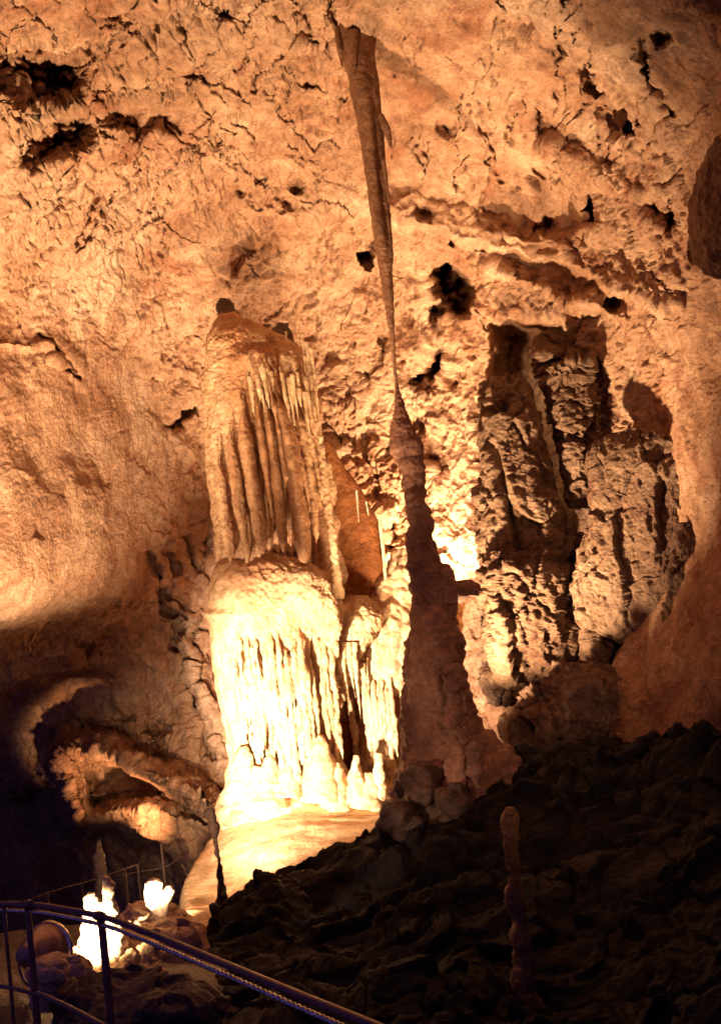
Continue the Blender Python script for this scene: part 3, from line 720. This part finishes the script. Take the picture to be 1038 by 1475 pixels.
sroot = at(505, 40, 10.4)
st = thing("stalactite", sroot, "very long tapering brown stalactite hanging from the ceiling above the tall stalagmite", "stalactite")
loft("shaft", [(-40, 440, 570, 11.6, 1), (-5, 458, 556, 11.1, 1), (20, 462, 562, 10.7, 1), (40, 474, 548, 10.52, 1), (58, 484, 538, 10.45, 1), (78, 492, 537, 10.4, 1), (100, 498, 541, 10.4, 1), (130, 504, 545, 10.4, 1), (165, 511, 548, 10.4, 1), (200, 517, 551, 10.4, 1), (250, 525, 552, 10.4, 1), (300, 532, 557, 10.4, 1), (350, 540, 562, 10.4, 1), (400, 548, 565, 10.4, 1),
               (450, 555, 568, 10.4, 1), (500, 562, 570, 10.4, 1), (540, 566.5, 571.5, 10.4, 1), (562, 569.5, 572, 10.4, 1)], int(420 * Q), 64, M_BROWN, st, rough=((2, 0.02), (7, 0.012), (25, 0.006)), seed=20, extra=sl_extra)
for rows in ([(165, 544, 552, 10.35, 1), (185, 548, 562, 10.35, .5), (196, 554, 564, 10.35, .5), (214, 562, 564, 10.35, 1)], [(228, 549, 554, 10.35, 1), (250, 552, 558, 10.35, .6), (292, 559, 561, 10.35, 1)],
             [(40, 480, 490, 10.35, 1), (70, 485, 493, 10.3, 1), (98, 492, 494, 10.3, 1)], [(45, 500, 516, 10.25, 1), (80, 504, 514, 10.22, 1), (112, 509, 511, 10.2, 1)]):
    loft("side_spike", rows, 40, 16, M_BROWN, st, rough=((8, 0.012),), seed=int(rows[0][0]))


def knob_extra(A, T, p, X):
    f1, f2, c = worley(p * np.array([5, 5, 8.0]), 92); g1, g2, c2 = worley(p * np.array([14, 14, 18.0]), 93)
    return 0.07 * (0.5 - f1) * sstep(590, 680, T) + 0.018 * (0.5 - g1) * sstep(565, 620, T)


sbase = at(655, 1110, 10.0)
sm = thing("stalagmite", sbase, "tallest dark knobbly stalagmite, its tip nearly touching the long stalactite", "stalagmite")
loft("trunk", [(552, 568.5, 573.5, 10.4, 1), (570, 567, 579, 10.35, 1), (590, 565, 587, 10.3, 1), (612, 560, 594, 10.3, 1), (635, 559, 603, 10.3, 1), (655, 566, 612, 10.3, 1), (680, 576, 615, 10.3, 1), (705, 579, 611, 10.25, 1), (740, 585, 619, 10.2, 1), (780, 587, 627, 10.2, 1), (805, 587, 633, 10.2, 1), (830, 587, 645, 10.2, 1),
               (870, 590, 656, 10.2, 1), (900, 588, 664, 10.15, 1), (950, 582, 668, 10.1, 1), (1000, 579, 676, 10.1, .95), (1040, 578, 690, 10.1, .9), (1065, 577, 716, 10.1, .85), (1100, 574, 760, 10.1, .8), (1150, 560, 800, 10.1, .8)], int(480 * Q), int(150 * Q), M_STAL, sm, rough=((2, 0.05), (6, 0.03), (20, 0.012)), seed=21, extra=knob_extra)
loft("side_knob", [(812, 636, 648, 10.1, 1), (822, 630, 655, 10.1, 1), (840, 628, 657, 10.1, 1), (870, 630, 660, 10.1, 1)], 50, 48, M_STAL, sm, rough=((6, 0.03),), seed=22)
loft("branch_stub", [(836, 640, 676, 10.35, .5), (843, 636, 690, 10.35, .5), (851, 640, 693, 10.35, .5), (858, 642, 688, 10.35, .5), (868, 644, 662, 10.35, .5)], 50, 70, M_STAL, sm, ex=2.2, rough=((5, 0.035), (14, .02)), seed=23)


def lump(name, rows, mat, label, cat, group=None, nr=120, ns=60, **kw):
    kw.setdefault("rough", ((3, 0.04), (10, 0.02)))
    return tag(loft(name, rows, int(nr * Q) + 8, int(ns * Q) + 8, mat, **kw), label, cat, group)


G_ST = "small stalagmites on the dark slope"
def ke(f, a, s):
    def fn(A, T, p, X):
        f1, f2, c = worley(p * np.array([f, f, f * 1.4]), s)
        return a * (0.5 - f1)
    return fn


lump("stalagmite", [(955, 646, 658, 9.6, 1), (965, 640, 665, 9.6, 1), (990, 637, 668, 9.6, 1), (1005, 643, 664, 9.6, 1), (1030, 640, 670, 9.6, 1), (1060, 646, 670, 9.6, 1), (1100, 642, 684, 9.6, 1), (1170, 636, 700, 9.6, 1)], M_STAL, "ribbed stalagmite leaning against the front of the tallest stalagmite", "stalagmite", G_ST, extra=ke(9, 0.07, 31), nr=200)
lump("stalagmite", [(1068, 674, 688, 9.4, 1), (1076, 671, 693, 9.4, 1), (1100, 672, 694, 9.4, 1), (1150, 676, 700, 9.4, 1), (1210, 672, 712, 9.4, 1)], M_STAL, "smooth blunt finger of rock at the right foot of the tallest stalagmite", "stalagmite", G_ST, extra=ke(8, 0.04, 32))
lump("stalagmite", [(1163, 727, 741, 6.2, 1), (1168, 724, 744, 6.2, 1), (1185, 722, 746, 6.2, 1), (1210, 724, 744, 6.2, 1), (1240, 725, 750, 6.2, 1), (1270, 729, 750, 6.2, 1), (1300, 724, 758, 6.2, 1), (1322, 733, 761, 6.2, 1), (1350, 738, 760, 6.15, 1), (1390, 740, 768, 6.15, 1), (1425, 738, 774, 6.1, 1), (1460, 730, 786, 6.1, 1)], M_LONE, "lone round topped stalagmite rising from the dark slope at lower right", "stalagmite", G_ST, extra=ke(7, 0.035, 33), nr=220, rough=((3, .03), (9, .02), (28, .008)))
lump("stalagmite", [(1166, 300, 306, 8.7, 1), (1175, 299, 310, 8.7, 1), (1195, 302, 314, 8.7, 1), (1220, 306, 318, 8.7, 1), (1250, 309, 322, 8.7, 1), (1275, 311, 326, 8.7, 1), (1380, 304, 340, 8.7, 1)], M_DARK, "slim crooked dark stalagmite silhouetted against the brightest floor", "stalagmite", G_ST, extra=ke(9, 0.03, 34), nr=160, ns=36)
lump("stalagmite", [(1210, 140, 145, 9.5, 1), (1225, 138, 148, 9.5, 1), (1260, 137, 151, 9.5, 1), (1320, 134, 156, 9.5, 1)], M_DARK, "dim pointed stalagmite rising behind the pair of white stalagmites", "stalagmite", G_ST, extra=ke(12, 0.03, 35), nr=120, ns=36)

# boulders piled around the foot of the tall stalagmite
G_FB = "boulders round the foot of the tall stalagmite"
for nm, rows, lab in (("boulder", [(1105, 590, 620, 9.6, 1), (1120, 574, 640, 9.6, 1), (1145, 568, 650, 9.6, 1), (1175, 572, 655, 9.6, 1), (1200, 580, 650, 9.6, 1)], "rounded dark boulder against the left foot of the tallest stalagmite"),
                      ("boulder", [(1150, 560, 585, 9.3, 1), (1165, 548, 600, 9.3, 1), (1185, 545, 604, 9.3, 1), (1205, 552, 600, 9.3, 1)], "low dark boulder on the slope crest beside the lit floor"),
                      ("boulder", [(1125, 640, 670, 9.3, 1), (1140, 628, 685, 9.3, 1), (1175, 622, 695, 9.3, 1), (1210, 630, 690, 9.3, 1)], "lumpy dark boulder between the ribbed stalagmite and the slope")):
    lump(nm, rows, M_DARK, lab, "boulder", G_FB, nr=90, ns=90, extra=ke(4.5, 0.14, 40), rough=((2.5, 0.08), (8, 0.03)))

# ------------------------------------------------------------------ broken slabs in the recess of the right wall


def broken(A, T, p, X):
    w = np.stack([fbm(p * 2.2, 3, 131), fbm(p * 2.2, 3, 132), fbm(p * 2.2, 3, 133)], 1)
    q = p + 0.10 * w
    f1, f2, c = facets(q * np.array([2.0, 2.0, 1.1]), 96)
    g1, g2, c2 = facets(q * np.array([7.0, 7.0, 4.5]), 97)
    e = f2 - f1; e2 = g2 - g1
    n = perlin(p * np.array([9.0, 9.0, 7.0]), 95)
    return 0.15 * c - 0.09 * (1 - sstep(0, .035, e)) + 0.05 * c2 - 0.008 * (1 - sstep(0, .05, e2)) + 0.03 * ridged(p * 9, 4, 98, 0.6) - 0.05 * sstep(.25, .45, n)


def broken_soft(A, T, p, X):
    return 0.5 * broken(A, T, p, X)


def pitted(A, T, p, X):
    n = perlin(p * np.array([5.5, 5.5, 4.0]), 99)
    return broken(A, T, p, X) * 0.6 - 0.16 * sstep(0.12, 0.35, n) * (1 - sstep(720, 800, T)) - 0.10 * np.exp(-((X - np.interp(T, [640, 720, 800], [702, 722, 738])) / 5.0) ** 2) * sstep(640, 655, T) * (1 - sstep(795, 815, T)) * 2.2


G_SL = "broken slabs in the recess of the right wall"
def slab(rows, label, nr=160, ns=140, ex=3.0, extra=broken, mat=M_GREY, nm="rock_slab", slant=0.0):
    return lump(nm, rows, mat, label, "rock slab", G_SL, nr=nr, ns=ns, ex=ex, extra=extra, slant=slant, rough=((1.5, 0.04), (5, 0.03)))


slab([(545, 700, 740, 12.85, 1.2), (560, 696, 756, 12.75, 1.2), (600, 694, 768, 12.65, 1.2), (660, 694, 780, 12.65, 1.2), (720, 694, 796, 12.65, 1.2), (770, 694, 804, 12.65, 1.2), (815, 696, 808, 12.65, 1.2)], "tall pitted slab with a long slanting crack on the near side of the recess", extra=pitted, nr=220)
slab([(800, 694, 790, 12.50, 1.2), (830, 692, 812, 12.45, 1.2), (880, 692, 818, 12.45, 1.2), (930, 696, 816, 12.45, 1.2), (960, 700, 806, 12.45, 1.2), (985, 704, 720, 12.45, 1.2), (1015, 716, 730, 12.45, 1.2)], "ragged fractured slab below the tall pitted one, with a thin spike downwards", nr=200)
slab([(480, 786, 806, 12.75, .8), (490, 772, 816, 12.75, .8), (515, 768, 822, 12.65, .8), (540, 776, 820, 12.65, .8)], "small squarish block topmost of the tumbled stack", nr=80, ns=90, ex=4)
slab([(522, 800, 838, 12.45, .8), (530, 790, 842, 12.45, .8), (548, 788, 838, 12.45, .8), (566, 796, 836, 12.55, .8)], "wedge shaped block with a flat lit top, second in the tumbled stack", nr=70, ns=90, ex=4)
slab([(556, 800, 850, 12.55, .8), (575, 796, 862, 12.55, .8), (620, 806, 866, 12.55, .8), (650, 812, 864, 12.55, .8)], "upright brown block with a lit left edge in the middle of the stack", nr=100, ns=100, ex=4)
slab([(640, 812, 866, 12.45, .7), (670, 814, 868, 12.45, .7), (700, 822, 862, 12.45, .7), (730, 826, 850, 12.45, .7)], "tapering block at the foot of the tumbled stack", nr=100, ns=100, ex=3.5)
slab([(622, 880, 908, 11.6, .4), (634, 868, 945, 11.5, .4), (652, 862, 978, 11.4, .4), (690, 866, 980, 11.35, .38), (740, 870, 976, 11.3, .36), (790, 848, 970, 11.3, .36), (840, 836, 962, 11.3, .36), (880, 834, 950, 11.35, .36), (905, 850, 944, 11.4, .36), (924, 900, 940, 11.4, .36)], "largest flat faced grey slab leaning at the outer side of the recess", nr=240, ns=220, ex=4.5, extra=broken_soft, slant=-1.1)
slab([(752, 980, 992, 10.6, .5), (790, 970, 1000, 10.55, .5), (860, 964, 1000, 10.5, .5), (910, 954, 992, 10.5, .5), (944, 948, 968, 10.6, .5)], "narrow slab split from the largest slab by a dark crack", nr=120, ns=60, extra=broken_soft, slant=-0.8)
slab([(716, 852, 862, 11.95, 1), (740, 850, 864, 11.95, 1), (768, 853, 858, 11.95, 1)], "thin pale splinter of rock standing between stack and largest slab", nr=50, ns=40, extra=ke(9, .03, 41))
slab([(770, 810, 840, 12.55, .8), (800, 806, 850, 12.45, .8), (830, 806, 838, 12.45, .8), (850, 812, 822, 12.45, .8)], "jagged block wedged low between the two rows of slabs", nr=80, ns=80)
slab([(885, 840, 870, 12.05, .7), (900, 842, 880, 11.95, .7), (930, 850, 884, 11.85, .7), (955, 860, 876, 11.85, .7)], "dim hanging block under the largest slab", nr=80, ns=80)
lump("boulder", [(958, 836, 852, 11.4, .9), (970, 800, 872, 11.3, .9), (990, 778, 892, 11.2, .8), (1010, 752, 894, 11.2, .7), (1030, 738, 880, 11.1, .7), (1050, 738, 850, 11.0, .7), (1066, 750, 800, 11.0, .7)], M_GREY, "rough angular boulder lying on the ground below the recess", "boulder", nr=130, ns=140, ex=2.6, extra=broken, rough=((1.5, 0.08), (6, 0.05)))

# dark rounded boss hanging at the right edge
lump("hanging_rock", [(200, 1042, 1060, 7.9, 3), (216, 1022, 1090, 7.9, 3), (250, 1008, 1110, 7.9, 3.2), (300, 1006, 1110, 7.9, 3.2), (340, 1013, 1100, 7.9, 3.2), (366, 1026, 1090, 7.9, 3), (384, 1038, 1070, 8.0, 3)], M_BROWN, "dark rounded boss bulging from the wall at upper right", "rock", nr=120, ns=160, rough=((1.5, 0.06), (5, 0.04), (16, .02)))

# ------------------------------------------------------------------ lower left: lit stalagmites, rocks
G_WH = "white stalagmites by the floodlight"
lump("stalagmite", [(1264, 150, 158, 6.8, 1), (1270, 146, 164, 6.8, 1), (1290, 145, 167, 6.8, 1), (1315, 145, 168, 6.8, 1), (1350, 140, 176, 6.8, 1), (1400, 128, 190, 6.8, 1)], M_PALE, "taller rounded stump of the glaring white stalagmite pair", "stalagmite", G_WH, extra=ke(14, .03, 42), nr=100, ns=60)
lump("stalagmite", [(1286, 126, 138, 7.0, 1), (1292, 122, 143, 7.0, 1), (1320, 119, 147, 7.0, 1), (1360, 116, 150, 7.0, 1), (1400, 110, 158, 7.0, 1)], M_PALE, "shorter fatter stump of the glaring white stalagmite pair", "stalagmite", G_WH, extra=ke(14, .03, 43), nr=100, ns=60)
w3 = thing("stalagmite", at(230, 1345, 7.8), "forked white stalagmite shaped like a mitten on the rock edge", "stalagmite", G_WH)
loft("trunk", [(1265, 217, 222, 7.8, 1), (1267, 212, 228, 7.8, 1), (1272, 208, 232, 7.8, 1), (1285, 207, 233, 7.8, 1), (1300, 212, 236, 7.8, 1), (1315, 212, 246, 7.8, 1), (1340, 202, 252, 7.8, 1), (1370, 190, 262, 7.8, 1)], 90, 60, M_PALE, w3, rough=((5, .03),), seed=44)
loft("thumb", [(1276, 240, 246, 7.8, 1), (1283, 234, 250, 7.8, 1), (1296, 228, 246, 7.8, 1), (1315, 222, 240, 7.8, 1)], 50, 36, M_PALE, w3, rough=((5, .03),), seed=45)
G_RK = "rocks beside the walkway"
lump("boulder", [(1345, 160, 190, 7.0, .9), (1360, 130, 225, 6.9, .8), (1380, 104, 236, 6.8, .7), (1400, 100, 232, 6.7, .7), (1425, 120, 220, 6.7, .7)], M_FLOW, "broad pale boulder glaring under the white stalagmites", "boulder", G_RK, extra=broken_soft, nr=110, ns=130, rough=((2.5, .07), (8, .03)))
lump("boulder", [(1310, 200, 250, 7.9, .9), (1325, 180, 270, 7.9, .8), (1345, 170, 280, 7.8, .8), (1370, 170, 280, 7.8, .8)], M_FLOW, "lit rocky hump that carries the mitten shaped stalagmite", "boulder", G_RK, extra=broken_soft, nr=80, ns=120, rough=((2.5, .07), (8, .03)))
lump("boulder", [(1412, 110, 150, 5.4, .9), (1422, 84, 220, 5.3, .8), (1450, 70, 290, 5.2, .7), (1500, 60, 330, 5.2, .7), (1560, 60, 330, 5.2, .7)], M_DARK, "big dark boulder in the bottom corner behind the railing", "boulder", G_RK, extra=broken_soft, nr=100, ns=140, rough=((1.5, .1), (5, .04)))
lump("boulder", [(1385, 60, 85, 5.4, .9), (1400, 50, 96, 5.4, .9), (1420, 46, 92, 5.4, .9), (1450, 52, 84, 5.4, .9)], M_FLOW, "small pinkish rock lit beside the floodlight", "boulder", G_RK, extra=broken_soft, nr=70, ns=80, rough=((4, .04), (10, .02)))
lump("boulder", [(1380, 92, 112, 6.0, .9), (1390, 80, 122, 6.0, .9), (1410, 76, 124, 6.0, .9), (1432, 84, 116, 6.0, .9)], M_FLOW, "small lit rock between the floodlight and the broad pale boulder", "boulder", G_RK, extra=broken_soft, nr=70, ns=80, rough=((4, .04), (10, .02)))
lump("boulder", [(1440, 230, 260, 5.0, .9), (1452, 212, 290, 4.9, .8), (1480, 206, 300, 4.9, .8), (1530, 210, 300, 4.9, .8)], M_DARK, "reddish dim boulder on the ground under the near rail", "boulder", G_RK, extra=broken_soft, nr=70, ns=90, rough=((2, .06), (6, .03)))

# ------------------------------------------------------------------ near railing
rb = at(150, 1475, 2.45)
rail = thing("handrail", rb, "worn metal handrail sweeping across the lower corner in front of the rocks", "railing")
top_keys = [at(x, y, d) for x, y, d in ((-160, 1312, 3.5), (-40, 1303, 3.2), (40, 1303, 2.95), (100, 1311, 2.75), (160, 1324, 2.6), (230, 1350, 2.4), (320, 1387, 2.15), (430, 1433, 1.85), (540, 1478, 1.62), (660, 1532, 1.42))]
topc = curve(top_keys, 90)
tube("top_rail", topc, 0.0076, M_STEEL, rail, ns=20)
# wire cable lashed under the rail, with its twist modelled
cb = topc + np.array([0, 0, -0.017]) + np.linspace(0, -0.006, 90)[:, None] * np.array([0, 0, 1.0])
cb2 = curve(cb, 700); tw = 0.0045 + 0.0016 * np.sin(np.arange(700) * 1.3)
tube("cable", cb2, 0.005, M_CABLE, rail, ns=8, rfun=tw)
low_keys = [at(x, y, d) for x, y, d in ((-160, 1422, 3.5), (-30, 1418, 3.15), (40, 1428, 2.95), (85, 1444, 2.8), (150, 1478, 2.55), (240, 1530, 2.3))]
tube("lower_rail", curve(low_keys, 50), 0.0065, M_STEEL, rail, ns=14)
for (x, y, d, r) in ((146, 1322, 2.64, .0100), (40, 1305, 2.95, .0085), (6, 1304, 3.05, .005)):
    p0 = at(x, y, d); p1 = p0 - np.array([0, 0, 1.3])
    tube("post", np.linspace(p0, p1, 12), r, M_STEEL, rail, ns=14)

for q_ in (at(146, 1321, 2.64), at(40, 1303.5, 2.95)):
    k_ = int(np.argmin(np.linalg.norm(topc - q_, axis=1)))
    tube("joint", topc[max(0, k_ - 1):k_ + 2], 0.0125, M_STEEL, rail, ns=18, rfun=np.array([0.0105, 0.0125, 0.0105]))

# far railing along the sunken path
fr = thing("handrail", at(150, 1300, 10.5), "faint thin railing crossing the gloom behind the white stalagmites", "railing")
fk = [at(x, y, d) for x, y, d in ((20, 1305, 10.0), (80, 1283, 10.3), (140, 1266, 10.6), (196, 1246, 11.0))]
tube("top_rail", curve(fk, 30), 0.009, M_DARK, fr, ns=8)
fk2 = [at(x, y, d) for x, y, d in ((150, 1266, 11.6), (200, 1256, 11.8), (240, 1248, 12.0), (262, 1232, 12.3))]
tube("lower_rail", curve(fk2, 30), 0.008, M_DARK, fr, ns=8)
for x, y, d in ((68, 1287, 10.2), (117, 1272, 10.5), (180, 1252, 10.9), (232, 1215, 11.9), (198, 1245, 11.6)):
    p0 = at(x, y, d); tube("post", np.linspace(p0, p0 - np.array([0, 0, 0.45]), 6), 0.014, M_DARK, fr, ns=8)

# ------------------------------------------------------------------ floodlight
fl_c = at(58, 1372, 6.25)
aim = at(165, 1350, 6.95) - fl_c; aim /= np.linalg.norm(aim)
fb = fl_c - np.array([0, 0, 0.28])
fl = thing("floodlight", fb, "round open floodlight turned to the white stalagmites, standing on the rocks", "floodlight")


def lathe(name, prof, c, ax, mat, parent, ns=48):
    u = np.cross(ax, [0, 0, 1.0]); u /= np.linalg.norm(u); v = np.cross(u, ax)
    a = np.linspace(0, 2 * np.pi, ns, endpoint=False)
    P = np.array([c + 1.25 * ax * h + 1.25 * r * (np.cos(a)[:, None] * u + np.sin(a)[:, None] * v) for h, r in prof])
    return link(name, P.reshape(-1, 3), grid_quads(len(prof), ns, True), mat, parent, np.array(parent.location))


lathe("housing", [(-0.13, 0.0005), (-0.13, 0.035), (-0.10, 0.05), (-0.06, 0.075), (0.0, 0.105), (0.05, 0.122), (0.05, 0.118), (0.0, 0.10), (-0.05, 0.075), (-0.075, 0.04), (-0.08, 0.0005)], fl_c, aim, M_HOUS, fl)
lathe("rim", [(0.045, 0.121), (0.05, 0.132), (0.062, 0.134), (0.068, 0.126), (0.062, 0.118), (0.05, 0.116)], fl_c, aim, M_CABLE, fl)
lathe("bulb", [(-0.07, 0.0005), (-0.07, 0.014), (-0.03, 0.02), (-0.005, 0.016), (0.005, 0.0005)], fl_c, aim, M_GLASS, fl, 20)
sd = np.cross(aim, [0, 0, 1.0]); sd /= np.linalg.norm(sd)
tube("bracket", curve([fl_c + sd * 0.14, fl_c + sd * 0.145 - [0, 0, .1], fl_c + sd * 0.08 - [0, 0, .19], fl_c - sd * 0.08 - [0, 0, .19], fl_c - sd * 0.145 - [0, 0, .1], fl_c - sd * 0.14], 40), 0.009, M_HOUS, fl, ns=8)
tube("stand", np.array([fl_c - [0, 0, .19], fl_c - [0, 0, .25], fl_c - [0, 0, .6]]), 0.016, M_HOUS, fl, ns=10)


# ------------------------------------------------------------------ light: tungsten floodlights hidden among the rocks, and one added fill
def spot(name, p, target, power, angle, blend=0.35, size=0.06, col=(1.0, 0.635, 0.355)):
    l = bpy.data.lights.new(name, 'SPOT'); l.energy = power; l.color = col; l.spot_size = math.radians(angle); l.spot_blend = blend; l.shadow_soft_size = size
    o = bpy.data.objects.new(name, l); COL.objects.link(o); o.location = p
    dv = Vector(np.array(target) - np.array(p)); o.rotation_euler = dv.to_track_quat('-Z', 'Y').to_euler()
    return o


def point(name, p, power, size=0.06, col=(1.0, 0.635, 0.355)):
    l = bpy.data.lights.new(name, 'POINT'); l.energy = power; l.color = col; l.shadow_soft_size = size
    o = bpy.data.objects.new(name, l); COL.objects.link(o); o.location = p
    return o


spot("ceiling_flood", at(215, 1340, 7.6), at(215, 200, 10.4), 9800, 78, 0.7, 0.16)
spot("left_wall_flood", at(75, 1290, 9.2), at(125, 610, 12.2), 3600, 58, 1.0, 0.1, (1.0, 0.68, 0.41))
spot("column_flood", at(120, 1330, 8.2), at(445, 1020, 12.4), 7500, 46, 0.6, 0.08, (1.0, 0.71, 0.48))
spot("slab_flood", at(600, 1085, 10.9), at(790, 470, 12.6), 3000, 100, 0.9, 0.10)
spot("wall_flood", at(602, 892, 13.7), at(600, 620, 14.8), 1700, 118, 0.5)
spot("stalagmite_flood", fl_c + aim * 0.105, at(154, 1325, 6.95), 560, 62, 0.6, 0.03)
spot("passage_flood", at(200, 1288, 12.3), at(185, 1158, 14.0), 1000, 42, 0.8, 0.12, (1.0, 0.52, 0.24))
spot("floor_flood", at(248, 1322, 8.9), at(310, 1225, 11.0), 700, 50, 0.9, 0.06, (1.0, 0.67, 0.40))
spot("stalagmite_fill", (2.6, 0.8, 2.3), at(690, 950, 10.0), 700, 36, 1.0, 0.1, (1.0, 0.50, 0.28))  # added fill behind the camera, warms the front of the tall stalagmite

wd = bpy.data.worlds.new("World"); sc.world = wd; wd.use_nodes = True
nt = wd.node_tree; bg = nt.nodes["Background"]
bg.inputs["Color"].default_value = (0.30, 0.20, 1.0, 1); bg.inputs["Strength"].default_value = 0.14   # blue ambient light added to turn the shadows navy

sc.view_settings.view_transform = 'Standard'; sc.view_settings.look = 'None'; sc.view_settings.exposure = 0; sc.view_settings.gamma = 1
sc.cycles.max_bounces = 6; sc.cycles.diffuse_bounces = 4; sc.cycles.use_denoising = True
